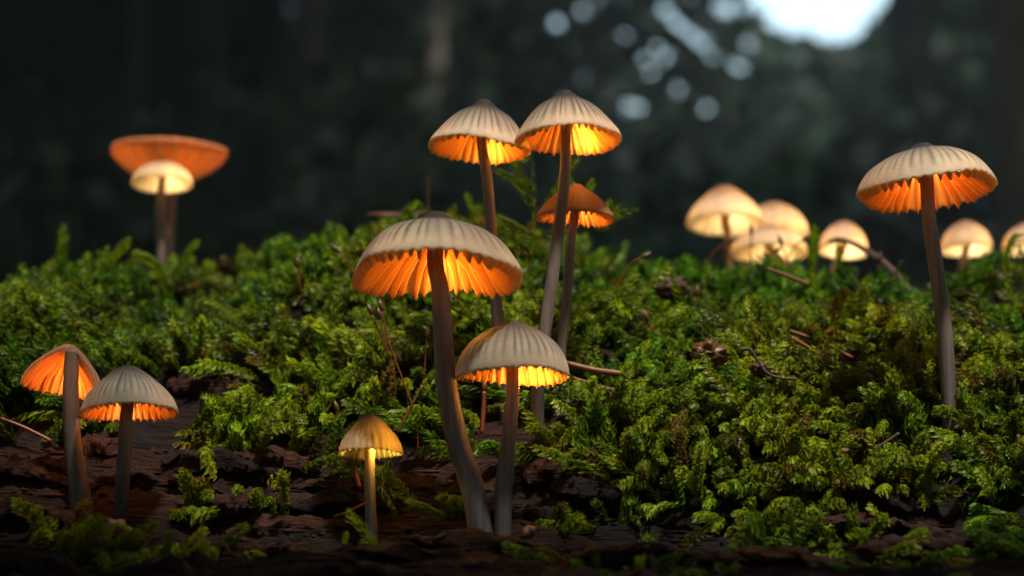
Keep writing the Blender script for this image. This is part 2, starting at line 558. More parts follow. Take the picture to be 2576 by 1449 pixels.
def carpet(name, n, x0, x1, y0, y1, nl, seed, lab, Ls=(0.8, 2.1), rd=(0.12, 0.18), curl=0.36, stand=0.0, hue=(1, 1, 1), patchy=None):
    r = np.random.default_rng(seed + 1)
    x, y, z, px, py = scatter(n, x0, x1, y0, y1, seed)
    if patchy:
        k = fbm(x * 0.5, y * 0.5, 515, 3) > patchy
        x, y, z, px, py = x[k], y[k], z[k], px[k], py[k]
    e = 0.15
    nr = norm(np.stack([-(H(x + e, y) - H(x - e, y)) / (2 * e), -(H(x, y + e) - H(x, y - e)) / (2 * e), np.ones_like(x)], -1))
    # neighbouring shoots share a heading, so that they lie over each other like combed tufts
    an = fbm(x * 0.42 + 9, y * 0.42, 222, 2) * 9.0
    head = np.stack([np.cos(an), np.sin(an) * 0.6 - 0.3, 0 * an], -1)
    up = smooth(54.5, 58.5, y)[:, None]
    D = norm(nr * 0.42 + np.array([0, 0, 0.30]) * (1 + 1.6 * up) + head * (0.75 - 0.35 * up) + r.normal(0, 0.26, (len(x), 3)))
    if stand:
        D = norm(D * (1 - stand) + np.array([0, -0.1, 1.0]) * stand)
    bend = (1 - 0.8 * stand) * np.array([0, -0.10, -0.34]) * r.uniform(0.3, 1.25, (len(x), 1)) + r.normal(0, 0.1, (len(x), 3))
    L = r.uniform(*Ls, len(x)) * (1 - 0.30 * smooth(1200, 1300, py))
    rad = r.uniform(*rd, len(x))
    tint = np.ones((len(x), 3)) * r.uniform(0.5, 1.3, (len(x), 1)) * (0.45 + 1.1 * fbm(x * 0.55 + 4, y * 0.55, 333, 2))[:, None]
    tint = tint * np.array(hue)
    old = (r.uniform(0, 1, len(x)) < 0.10)[:, None]
    tint = np.where(old, tint * np.array([0.75, 0.42, 0.8]), tint)
    yl = np.clip(fbm(x * 0.3, y * 0.3, 77, 2) * 1.5 - 0.3 + r.normal(0, 0.15, len(x)), 0, 1)
    P0 = np.stack([x, y, z - 0.08], -1) - D * 0.05
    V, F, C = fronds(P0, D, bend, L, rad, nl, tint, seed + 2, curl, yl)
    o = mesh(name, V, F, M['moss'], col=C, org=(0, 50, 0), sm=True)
    tag(o, lab, 'moss', kind='stuff')
    return o


carpet('moss_carpet', 2500, -13.5, 13.5, 42.0, 52.5, 62, 100, 'carpet of curly green feather moss over the front face of the log')
carpet('moss_carpet', 2600, -16, 16, 52.0, 62.0, 30, 200, 'blurred bright green moss along the crest of the log', (0.7, 1.4), (0.12, 0.17))
carpet('moss_carpet', 350, -13, 13, 38.5, 43.5, 44, 300, 'sparse dark green moss on the rotten wood below the mushrooms', (0.5, 1.0), (0.07, 0.1))
carpet('moss_carpet', 700, -30, 30, 62, 74, 18, 400, 'moss on the back of the log behind its crest', (0.6, 1.2), (0.1, 0.14))


carpet('moss_carpet', 1500, -13.5, 13.5, 43.5, 60, 40, 600, 'upright spiky darker moss in patches among the curly moss', (0.6, 1.25), (0.13, 0.19), 0.05, 0.7, (0.75, 0.95, 1.3), 0.56)


def shoot(path, Y, rpx, label, tint=(1, 1, 1), nl=60, seed=0, yl=0.4, curl=0.4, group=None, parent=None, org=None, name='moss_shoot', depth=None):
    """one moss shoot along a path of photograph points at distance Y (or one distance per point)"""
    Ys = np.broadcast_to(Y, (len(path),))
    pts = np.array([at(a, b, q) for (a, b), q in zip(path, Ys)])
    C = catmull(pts, nl)
    T = norm(np.gradient(C, axis=0))
    rad = rpx * K * float(np.mean(Ys))
    seg = np.linalg.norm(np.diff(C, axis=0), axis=1).sum()
    # one leaf whorl per path point: reuse the shoot builder with one tiny shoot per leaf
    r = np.random.default_rng(seed)
    sec = norm(np.array([0, -0.5, -0.6]) + r.normal(0, 0.2, 3))
    Nn = norm(sec - T * (T @ sec)[:, None])
    B = np.cross(T, Nn)
    V, Q, Tr, Cc = [], [], [], []
    t = np.linspace(0, 1, nl)
    k0 = 0
    for k in range(nl):
        for w_ in range(2):
            ph = (2 * k + w_) * 2.399 + r.normal(0, 0.2)
            Rd = Nn[k] * math.cos(ph) * 0.75 + B[k] * math.sin(ph)
            ll = rad * 1.7 * min(1, (1 - t[k]) * 2.5 + 0.4) * r.uniform(0.8, 1.2)
            Wd = norm(np.cross(Rd, T[k]))
            cu = curl * r.uniform(0.6, 1.3)
            for q, u in enumerate((0.0, 0.35, 0.72, 1.0)):
                c = C[k] + (Rd * LF[q] + T[k] * LG[q] + Nn[k] * cu * u * u) * ll
                if q < 3:
                    V += [c - Wd * LW[q] * ll - Rd * .06 * ll, c + Wd * LW[q] * ll - Rd * .06 * ll]
                else:
                    V += [c]
            Q += [(k0, k0 + 1, k0 + 3, k0 + 2), (k0 + 2, k0 + 3, k0 + 5, k0 + 4)]
            Tr += [(k0 + 4, k0 + 5, k0 + 6)]
            k0 += 7
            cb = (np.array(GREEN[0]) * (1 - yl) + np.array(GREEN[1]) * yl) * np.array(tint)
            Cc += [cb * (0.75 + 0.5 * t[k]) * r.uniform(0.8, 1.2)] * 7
    base = pts[0]
    own = parent is None
    if own:
        parent = thing(name, label, 'moss', base, group)
        org = base
    Vt, Ft = tube(pts, [rad * 0.16, rad * 0.05] if len(pts) == 2 else np.linspace(rad * 0.16, rad * 0.05, len(pts)), 6, max(10, nl // 4))
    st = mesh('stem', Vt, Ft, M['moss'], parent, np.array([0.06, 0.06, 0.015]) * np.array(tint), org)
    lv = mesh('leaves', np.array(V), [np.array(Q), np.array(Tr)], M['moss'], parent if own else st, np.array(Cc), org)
    lv['kind'] = 'stuff'
    return st


# ------------------------------------------------------------------ mushrooms
PROF = {
    'umbo': [(0, 1), (.08, .985), (.17, .895), (.27, .81), (.37, .745), (.55, .66), (.70, .545), (.82, .39), (.91, .21), (.97, .07), (1.0, -.04)],
    'bonnet': [(0, 1), (.09, .985), (.19, .905), (.30, .80), (.42, .725), (.54, .64), (.66, .515), (.79, .34), (.90, .17), (.97, .05), (1.0, -.04)],
    'dome': [(0, 1), (.15, .98), (.30, .91), (.52, .79), (.76, .59), (.92, .35), (.99, .11), (1.0, -.04)],
    'bell': [(0, 1), (.12, .98), (.28, .89), (.45, .76), (.62, .60), (.78, .44), (.89, .28), (.96, .12), (1.0, -.03)],
    'flat': [(0, 1), (.08, .98), (.17, .88), (.27, .80), (.37, .755), (.50, .70), (.68, .55), (.82, .38), (.93, .16), (1.0, -.05)],
    'cone': [(0, 1), (.10, .95), (.20, .82), (.33, .68), (.50, .53), (.69, .36), (.85, .18), (.95, .05), (1.0, -.02)],
    'saucer': [(0, .05), (.12, .0), (.30, .04), (.55, .16), (.78, .42), (.93, .68), (1.0, .86), (.985, 1.0)],
}


def rot_axis(tx, ty):
    """tx: degrees the front rim is raised; ty: degrees the right rim is raised"""
    a, b = math.radians(tx), math.radians(ty)
    Rx = np.array([[1, 0, 0], [0, math.cos(a), -math.sin(a)], [0, math.sin(a), math.cos(a)]])
    Ry = np.array([[math.cos(b), 0, -math.sin(b)], [0, 1, 0], [math.sin(b), 0, math.cos(b)]])
    # raising the front rim (towards -y) is a rotation about -x
    return Ry @ Rx.T


def mushroom(label, base, Y, rim, Rpx, hpx, stem, stem_w, prof='umbo', tilt=(6, 0), ng=40, power=0.008, lamp=(0.15, 0.45, -0.05),
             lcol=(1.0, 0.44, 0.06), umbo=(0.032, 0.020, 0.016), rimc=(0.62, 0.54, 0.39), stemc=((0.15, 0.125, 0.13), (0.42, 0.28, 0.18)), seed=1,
             cut=None, irr=0.05, wave=0.06, group=None, near=True, stria=1.0, umbo_w=(0.2, 1.05), mat='cap', gm='gill', stain=None, gdep=1.0, thick=1.0, toff=0.0):
    r = np.random.default_rng(seed)
    s1 = K * Y
    R, h = Rpx * s1, hpx * s1
    C = at(rim[0], rim[1], Y)
    Rm = rot_axis(*tilt)
    pr = catmull(np.array(PROF[prof]), 160)
    sp = np.linspace(0, 1, 160)
    p1, p2, q1, q2 = r.uniform(0, 6.28, 4)
    fr, fz = np.gradient(pr[:, 0] * R, sp), np.gradient(pr[:, 1] * h, sp)
    nl_ = np.hypot(fr, fz)
    nr_, nz_ = -fz / nl_, fr / nl_

    def surf(s, th, inset=0.0):
        rr = np.interp(s, sp, pr[:, 0]) * R - np.interp(s, sp, nr_) * inset
        zz = np.interp(s, sp, pr[:, 1]) * h - np.interp(s, sp, nz_) * inset
        k = 1 + s * irr * (np.cos(th + p1) * 0.6 + np.cos(2 * th + p2) + 0.5 * np.cos(3 * th + q1))
        zz = zz + wave * R * s ** 2.2 * (np.cos(2 * th + q2) + 0.6 * np.cos(3 * th + p2) + 0.35 * np.cos(5 * th + p1))
        return np.stack([np.maximum(rr, 0) * k * np.cos(th), np.maximum(rr, 0) * k * np.sin(th), zz], -1)

    def place(v):
        return v.reshape(-1, 3) @ Rm.T + C

    root = thing('mushroom', label, 'mushroom', base, group)
    # --- cap
    per = 6 if near else 3
    if cut is None:
        th = np.linspace(0, 2 * math.pi, ng * per, endpoint=False)
    else:
        a0, a1 = math.radians(cut[1]), math.radians(cut[0] + 360)
        th = np.linspace(a0, a1, ng * per)
    ns = 22 if near else 12
    s = np.linspace(0, 1, ns) ** 0.85
    S, TH = np.meshgrid(s, th, indexing='ij')
    jit = fbm(np.cos(TH) * 4 + seed, np.sin(TH) * 4, seed, 3)
    ctx = 0.5 + 0.5 * np.cos(ng * TH + 5.0 * (jit - .5) + 2.0 * (fbm(np.cos(TH) * 9, np.sin(TH) * 9 + S * 2, seed + 3, 2) - .5))
    jit = fbm(np.cos(TH) * 7 + seed, np.sin(TH) * 7, seed, 3)
    out = surf(S, TH)
    rad2 = out.copy(); rad2[..., 2] = 0
    rad2 = norm(rad2)
    groove = ctx ** 1.5 * smooth(.22, .85, S) * R * 0.0028 * stria
    out = out - rad2 * groove[..., None]
    out[..., 2] -= groove * 0.6
    out[..., 2] += -(1 - ctx) * smooth(.93, 1, S) * R * 0.035 * stria + (jit - .5) * R * 0.03 * smooth(.3, 1, S)
    tk = 0.035 * R * thick
    si = np.array([0.999, 0.97, 0.9, 0.75, 0.55, 0.35, 0.18, 0.02])
    SI, TI = np.meshgrid(si, th, indexing='ij')
    inn = surf(SI, TI, 1.0 * (tk + R * 0.10 * (1 - SI) ** 2) * np.where(SI > .99, .25, 1))
    ci = 0.5 + 0.5 * np.cos(ng * TI)
    inn[..., 2] += -(1 - ci) * smooth(.93, 1, SI) * R * 0.035 * stria
    V = np.vstack([place(out), place(inn)])
    rows, nt_ = ns + len(si), len(th)
    i, j = np.meshgrid(np.arange(rows - 1), np.arange(nt_ if cut is None else nt_ - 1), indexing='ij')
    j2 = (j + 1) % nt_
    F = np.stack([i * nt_ + j, i * nt_ + j2, (i + 1) * nt_ + j2, (i + 1) * nt_ + j], -1)[:, :, ::-1].reshape(-1, 4)[:, ::1]
    fs = [F]
    if cut is not None:
        # close the two torn edges with a band of flesh
        ia = np.clip(np.round(np.interp(1 - s, 1 - si[::-1][::-1], np.arange(len(si)))).astype(int), 0, len(si) - 1)
        for col_, flip in ((0, 1), (nt_ - 1, 0)):
            o_ = np.arange(ns) * nt_ + col_
            n_ = (ns + ia) * nt_ + col_
            q = np.stack([o_[:-1], o_[1:], n_[1:], n_[:-1]], -1)
            fs.append(q[:, ::-1] if flip else q)
    uf = (1 - smooth(*umbo_w, S))[..., None]  # brown umbo pigment, also darkened to hold down light on the cap top
    line = (ctx ** 3 * smooth(.12, .4, S) * (1 - smooth(.70, .97, S)) * (0.1 + 1.1 * jit) * stria)[..., None]
    um, rc = np.array(umbo), np.array(rimc)
    mott = (0.85 + 0.3 * jit)[..., None]
    col = (rc * (1 - uf) + um * uf) * mott
    col = col * (1 - line) + (um * 0.8) * line
    if stain is not None:
        sa, sw = math.radians(stain[0]), stain[1]
        dth = np.abs((TH - sa + math.pi) % (2 * math.pi) - math.pi)
        f = (np.exp(-(dth / sw) ** 2) * smooth(.2, .5, S) * stain[2])[..., None]
        col = col * (1 - f) + np.array([0.14, 0.075, 0.06]) * f  # darker brown patch at one angle of the cap
    coli = np.broadcast_to(rc * np.array([0.95, 0.9, 0.8]), inn.shape)
    cap = mesh('cap', V, fs, M[mat], root, np.vstack([col.reshape(-1, 3), coli.reshape(-1, 3)]), base)
    # --- gills, one blade each
    sg = np.array([0.13, 0.26, 0.42, 0.58, 0.73, 0.86, 0.94, 0.985])
    dg = np.array([0.10, 0.15, 0.19, 0.21, 0.215, 0.20, 0.16, 0.07]) * R * gdep * min(1.0, 0.35 + h / R)
    for g in range(ng):
        a = (g + 0.5) * 2 * math.pi / ng + r.normal(0, 0.012)
        if cut is not None:
            ad = math.degrees(a) % 360
            if cut[0] % 360 - 2 < ad < cut[1] % 360 + 2 or (cut[0] < 0 and not (cut[1] % 360 + 2 <= ad or ad <= cut[0] % 360 - 2)):
                continue
        short = near and g % 2 == 1
        ss = sg if not short else np.linspace(0.30 + r.uniform(0, .2), 0.985, 8)
        dd = np.interp(ss, sg, dg) * r.uniform(0.9, 1.08) * (0.94 if short else 1)
        dd = dd * smooth(ss[0] - (0.12 if short else 1), ss[0] + 0.15, ss) if short else dd
        wob_ = np.sin(ss * 7 + r.uniform(0, 6)) * 0.004 + (ss - .5) * r.normal(0, 0.012)
        at_ = np.full(8, a) + wob_
        top = surf(ss, at_, (tk + R * 0.10 * (1 - ss) ** 2) * 0.9)
        tg = np.stack([-np.sin(at_), np.cos(at_), 0 * at_], -1)
        hw = (R * 0.016 * (0.5 + ss))[:, None]
        sway = tg * (R * 0.005 * np.sin(ss * 11 + r.uniform(0, 6)))[:, None]
        low = top.copy()
        low[:, 2] -= dd
        rin = norm(np.stack([np.cos(at_), np.sin(at_), 0 * at_], -1))
        low = low - rin * (dd * 0.25)[:, None] + sway
        Vg = place(np.stack([top - tg * hw, top + tg * hw, low + tg * hw * .28, low - tg * hw * .28], 1))
        k = np.arange(7)[:, None] * 4
        Fg = np.concatenate([k + np.array([0, 4, 7, 3]), k + np.array([5, 1, 2, 6]), k + np.array([3, 7, 6, 2])])
        Fe = np.array([[0, 3, 2, 1], [28, 29, 30, 31]])
        mesh('gill', Vg, [np.concatenate([Fg, Fe])], M[gm], cap, None, base, True)
    # --- stem
    top = C + Rm @ np.array([toff * R * .4, 0, h * (0.86 if prof != 'saucer' else 0.1)])
    mid = C + Rm @ np.array([toff * R, 0, h * 0.15])
    P = [np.asarray(base, float) + np.array([0, 0, -0.35])] + [at(a, b, y_) for (a, b, y_) in stem] + ([mid] if prof != 'saucer' else []) + [top]
    wd = np.interp(np.linspace(0, 1, len(P)), np.linspace(0, 1, len(stem_w)), stem_w) * 0.5 * s1
    nst = 60 if near else 24
    Vs, Fs = tube(P, wd, 20 if near else 12, nst, True, 0.05 if near else 0.0, seed)
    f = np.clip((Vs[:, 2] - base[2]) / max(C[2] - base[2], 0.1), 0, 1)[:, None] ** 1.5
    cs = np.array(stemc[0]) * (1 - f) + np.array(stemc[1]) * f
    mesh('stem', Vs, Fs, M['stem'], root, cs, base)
    # --- the little warm lamp under the cap
    if power:
        ld = bpy.data.lights.new('glow_lamp', 'POINT')
        ld.energy = power * 0.82
        ld.color = lcol
        ld.shadow_soft_size = 0.10 * R * U
        lo = bpy.data.objects.new('glow_lamp', ld)
        COL.objects.link(lo)
        lo.parent = root
        lp = C + Rm @ np.array([lamp[0] * R, lamp[1] * R, lamp[2] * R])
        lo.location = (lp - np.asarray(base)) * U
    return root


def foot(px, py):
    return hit(px, py)


def S(pts, Y, Ytop=None):
    """stem points with the distance easing from the foot to the cap"""
    n = len(pts)
    return [(a, b, Y + ((Ytop if Ytop else Y) - Y) * (k + 1) / n) for k, (a, b) in enumerate(pts)]


b1 = foot(1216, 1338)
mushroom('largest mushroom, wide cream cap over orange-lit gills, stem curving at its foot', b1, b1[1], (1094, 684), 217, 160,
         S([(1190, 1235), (1148, 1100), (1122, 950), (1112, 800), (1106, 720)], b1[1]), [62, 60, 56, 52, 48, 44, 42, 40], 'umbo', (7.5, -1.5), 42, 0.0052, (0.08, 0.42, 0.0), seed=3, irr=0.06, wave=0.05, stain=(205, 0.22, 0.6))
b2 = foot(1264, 1352)
mushroom('grey-topped cream mushroom sharing its foot with the largest one', b2, b2[1], (1290, 940), 142, 134,
         S([(1266, 1240), (1277, 1130), (1286, 1040), (1290, 980)], b2[1]), [46, 44, 38, 35, 33, 31, 30], 'dome', (3, 0.5), 36, 0.0060, (0.32, 0.35, -0.06), umbo=(0.05, 0.036, 0.034), mat='cap_dense', seed=5, wave=0.03, umbo_w=(0.2, 1.02))
b3 = foot(1278, 1060)
mushroom('tall cream mushroom overlapped by its taller twin, umbo grey-brown', b3, b3[1], (1210, 372), 126, 130,
         S([(1268, 950), (1254, 830), (1244, 700), (1234, 560), (1226, 450)], b3[1]), [32, 32, 32, 30, 28, 27, 26, 26], 'bonnet', (5, -4), 34, 0.0030, (0.2, 0.42, -0.03), seed=8, wave=0.03)
b4 = foot(1350, 1065)
mushroom('tallest mushroom, cream ribbed cap with brightest yellow gills', b4, b4[1] - 0.25, (1425, 345), 135, 126,
         S([(1354, 960), (1372, 820), (1392, 680), (1410, 540), (1421, 440)], b4[1] - 0.25), [36, 35, 33, 32, 30, 28, 27, 27], 'bonnet', (5, 2), 36, 0.0045, (0.35, 0.42, -0.03), seed=13, wave=0.035)
b5 = foot(1399, 1062)
mushroom('orange-brown conical mushroom behind the tallest stem', b5, b5[1] + 0.7, (1447, 545), 100, 86,
         S([(1406, 950), (1420, 800), (1431, 690), (1436, 610)], b5[1] + 0.7), [27, 27, 26, 24, 23, 22, 22], 'bonnet', (1, -3), 36, 0.0022, (0.1, 0.35, -0.05), lcol=(1.0, 0.40, 0.08),
         umbo=(0.20, 0.085, 0.035), rimc=(0.30, 0.16, 0.07), seed=17, wave=0.02, mat='cap')
b6 = foot(2394, 1135)
mushroom('broad flat-capped mushroom standing alone on a long leaning stem', b6, b6[1], (2333, 470), 188, 117,
         S([(2388, 1020), (2378, 860), (2362, 720), (2350, 640), (2338, 560)], b6[1]), [42, 40, 40, 39, 40, 36, 36, 34], 'flat', (3.5, 5), 42, 0.0036, (0.05, 0.3, 0.0), lcol=(1.0, 0.34, 0.07),
         seed=21, wave=0.035, umbo=(0.04, 0.028, 0.027), umbo_w=(0.12, 0.95))
b7 = foot(216, 1300)
mushroom('torn bell-shaped mushroom with its cap split open to the stem', b7, b7[1], (154, 976), 108, 114,
         S([(198, 1220), (183, 1120), (178, 1010)], b7[1]), [62, 52, 46, 42, 40, 38], 'bell', (5, -9), 30, 0.0032, (0.05, 0.4, 0.1), lcol=(1.0, 0.36, 0.07),
         umbo=(0.24, 0.11, 0.06), rimc=(0.50, 0.33, 0.19), seed=27, cut=(-168, -28), wave=0.03, toff=0.2, stemc=((0.10, 0.075, 0.075), (0.25, 0.15, 0.10)))
b8 = foot(305, 1285)
mushroom('grey conical mushroom in front of the torn bell-shaped one', b8, b8[1] - 0.4, (321, 1033), 120, 117,
         S([(308, 1210), (314, 1120), (316, 1060)], b8[1] - 0.4), [38, 36, 34, 32, 32, 31], 'bell', (6, 2), 38, 0.0022, (-0.1, 0.4, 0.0), lcol=(1.0, 0.36, 0.08),
         umbo=(0.045, 0.028, 0.02), rimc=(0.46, 0.44, 0.36), seed=31, wave=0.02, umbo_w=(0.1, 0.8), stemc=((0.09, 0.07, 0.07), (0.22, 0.14, 0.10)))
b9 = foot(938, 1362)
mushroom('smallest mushroom, bell cap lit yellow on one side', b9, b9[1], (932, 1138), 84, 97,
         S([(932, 1280), (930, 1210), (930, 1170)], b9[1]), [32, 28, 27, 26, 25, 25], 'bell', (4.5, 1), 30, 0.0028, (0.32, -0.30, 0.12), lcol=(1.0, 0.66, 0.10),
         umbo=(0.09, 0.07, 0.055), rimc=(0.40, 0.37, 0.25), seed=37, wave=0.02, gm='gill_pale', umbo_w=(0.1, 0.7))


def back(label, px, py, R, h, Y, stempx, w_, prof='dome', tilt=(5, 0), power=0.010, seed=1, **kw):
    x = at(stempx[-1][0], stempx[-1][1], Y)
    base = np.array([x[0], Y, float(H(x[0], Y))])
    kw.setdefault('lamp', (0.1, 0.2, 0.12))
    kw.setdefault('lcol', (1.0, 0.82, 0.52))
    return mushroom(label, base, Y, (px, py), R, h, [(a, b, Y) for a, b in reversed(stempx)], [w_, w_ * .9], prof, tilt, 22, power * 0.75, seed=seed, near=False,
                    wave=0.01, irr=0.02, stria=0.25, gm='gill_pale', mat='cap_glow', umbo=kw.pop('umbo', (0.30, 0.19, 0.11)), rimc=kw.pop('rimc', (0.82, 0.79, 0.68)), **kw)


back('upturned orange saucer mushroom behind the little cream cap', 423, 436, 142, 62, 67.5, [(428, 480), (425, 560), (420, 640)], 36, 'saucer', (2, 0), 0.0030, 41, gdep=0.35,  # lamp above the bowl is added, standing in for sun from above
     umbo=(0.45, 0.22, 0.10), rimc=(0.58, 0.32, 0.15), lcol=(1.0, 0.58, 0.25), lamp=(0.1, 0.0, 0.5), stain=(265, 0.3, 0.8))  # the patch colours in the shade of a folded rim notch
back('little cream dome mushroom in front of the orange saucer', 408, 462, 76, 60, 64.5, [(403, 500), (402, 560), (405, 640)], 22, 'dome', (6, 0), 0.0032, 43)
back('cream mushroom tallest of the blurred pale cluster', 1825, 562, 100, 102, 66, [(1832, 600), (1834, 650), (1836, 700)], 24, 'bell', (6, 0), 0.0055, 47, group='blurred pale mushrooms behind the crest')
back('pale dome mushroom behind its cluster, half hidden by two others', 1948, 588, 86, 84, 69, [(1950, 640), (1950, 700)], 24, 'dome', (4, -3), 0.0055, 53, group='blurred pale mushrooms behind the crest')
back('low pale mushroom at the front of its cluster among capsule stalks', 1936, 636, 96, 72, 65, [(1972, 670), (1975, 720)], 26, 'dome', (5, 0), 0.005, 59, group='blurred pale mushrooms behind the crest')
back('pale dome mushroom with a bent brown blade lying before it', 2122, 630, 62, 80, 65.5, [(2102, 670), (2100, 720)], 20, 'dome', (9, -6), 0.004, 61, group='blurred pale mushrooms behind the crest')
back('small pale dome mushroom beside the long leaning stem', 2432, 628, 64, 78, 66, [(2420, 670), (2418, 720)], 20, 'dome', (6, 0), 0.004, 67, group='blurred pale mushrooms behind the crest')
back('pale mushroom half hidden behind tall curling moss', 2592, 622, 72, 66, 66, [(2590, 680), (2590, 720)], 22, 'dome', (6, 4), 0.004, 71, group='blurred pale mushrooms behind the crest')


# ------------------------------------------------------------------ single tall moss shoots
SH = [([(160, 720), (156, 650), (160, 568)], 58.5, 17, 'tall straight moss shoot on the crest, far from other shoots', .2),
      ([(292, 720), (290, 655), (322, 602)], 58, 17, 'curled moss shoot beside the blurred saucer mushroom', .5),
      ([(420, 720), (390, 665), (340, 634)], 57.5, 16, 'drooping bright moss shoot under the blurred saucer mushroom', .7),
      ([(455, 700), (470, 640), (496, 606)], 60, 13, 'olive moss shoot leaning beside the saucer mushroom stem', .4),
      ([(990, 600), (1005, 560), (1048, 508)], 56, 15, 'spiky moss shoot on the crest above the largest cap', .6),
      ([(1196, 580), (1190, 530), (1174, 488)], 58.5, 11, 'blurred moss shoot between the largest cap and a tall stem', .6),
      ([(2040, 720), (2046, 640), (2050, 570)], 56.5, 16, 'upright moss shoot before the pale dome mushrooms', .4),
      ([(2110, 720), (2112, 660), (2108, 610)], 56.5, 11, 'thin upright moss shoot beside the bent brown blade', .5),
      ([(2545, 760), (2530, 660), (2550, 598), (2576, 590)], 54, 13, 'tall curling moss shoot beside the cut-off pale mushroom', .5),
      ([(428, 1470), (420, 1400), (424, 1338)], 41.5, 15, 'upright dark moss shoot rising from the rotten wood', .3),
      ([(480, 1470), (505, 1430), (540, 1405)], 41, 15, 'leaning moss shoot beside the upright dark one on the wood', .5),
      ([(880, 1425), (868, 1385), (872, 1340)], 43, 11, 'short moss shoot against the foot of the smallest mushroom', .3),
      ([(910, 1425), (960, 1405), (1030, 1385)], 43, 17, 'moss shoot lying on wood in front of the smallest mushroom', .4),
      ([(985, 1155), (962, 1190), (966, 1240), (998, 1292)], 45, 12, 'dark moss strand hanging down beside the smallest mushroom', .2),
      ([(1120, 1300), (1070, 1275), (1024, 1258)], 44.3, 13, 'moss shoot pointing away from the largest mushroom foot', .3),
      ([(715, 910), (705, 850), (718, 792)], 50, 12, 'brownish upright moss shoot in the shade of the largest cap', .5),
      ([(2180, 1440), (2130, 1400), (2090, 1370)], 43, 16, 'moss frond spread on red wood below the long leaning stem', .5),
      ([(2460, 1440), (2490, 1370), (2560, 1330)], 43.5, 20, 'plump bright moss frond at the log face beyond the leaning stem', .6),
      ([(250, 1449), (300, 1420), (345, 1395)], 41.5, 18, 'feathery moss frond below the grey conical mushroom', .4)]
for q, (pts, Y, rp, lb, yl) in enumerate(SH):
    dk = (0.6, 0.55, 0.6) if 'dark' in lb or 'brownish' in lb else (1, 1, 1)
    shoot(pts, Y, rp, lb, dk, 56, 500 + q, yl)

# the dark branching moss plant behind the twin stems
pb = at(1338, 760, 51.5)
plant = thing('branching_moss', 'dark branching moss plant rising behind the two tallest stems', 'moss', pb)
for q, pts in enumerate([[(1338, 800), (1332, 660), (1345, 520), (1338, 400)], [(1340, 520), (1300, 460), (1245, 425)], [(1338, 480), (1300, 415), (1330, 395)],
                         [(1345, 600), (1300, 570), (1255, 545)], [(1338, 640), (1290, 600), (1250, 560)], [(1350, 560), (1400, 470), (1455, 392)],
                         [(1440, 560), (1475, 500), (1488, 452)], [(1350, 600), (1470, 560), (1540, 545), (1604, 525)], [(1500, 580), (1540, 540), (1535, 505)], [(1345, 700), (1390, 640), (1400, 590)],
                         [(1420, 440), (1440, 470), (1432, 500)]]):
    shoot(pts, 51.5 + 0.3 * (q % 3), 14 if q else 10, '', (0.8, 0.75, 0.8), 44, 700 + q, 0.5, 0.5, None, plant, pb)


# ------------------------------------------------------------------ capsule stalks
def capsule(pts, Y, rpx=2.2, cap_px=8, cap_len=24, label='', group='moss capsules on thin stalks', mat='stalk'):
    Ys = np.broadcast_to(Y, (len(pts),))
    P = np.array([at(a, b, q) for (a, b), q in zip(pts, Ys)])
    s = K * float(np.mean(Ys))
    root = thing('moss_capsule', label, 'moss capsule', P[0], group)
    V, F = tube(P, rpx * s, 6, max(10, 6 * len(P)))
    mesh('stalk', V, F, M[mat], root, None, P[0])
    d = norm(P[-1] - P[-2])
    c = [P[-1] - d * cap_len * .15 * s, P[-1] + d * cap_len * .15 * s, P[-1] + d * cap_len * .5 * s, P[-1] + d * cap_len * .8 * s, P[-1] + d * cap_len * s, P[-1] + d * cap_len * 1.35 * s]
    V, F = tube(c, np.array([.3, .8, 1.0, .8, .45, .06]) * cap_px * s, 8, 14)
    mesh('capsule', V, F, M['capsule'], root, None, P[0])


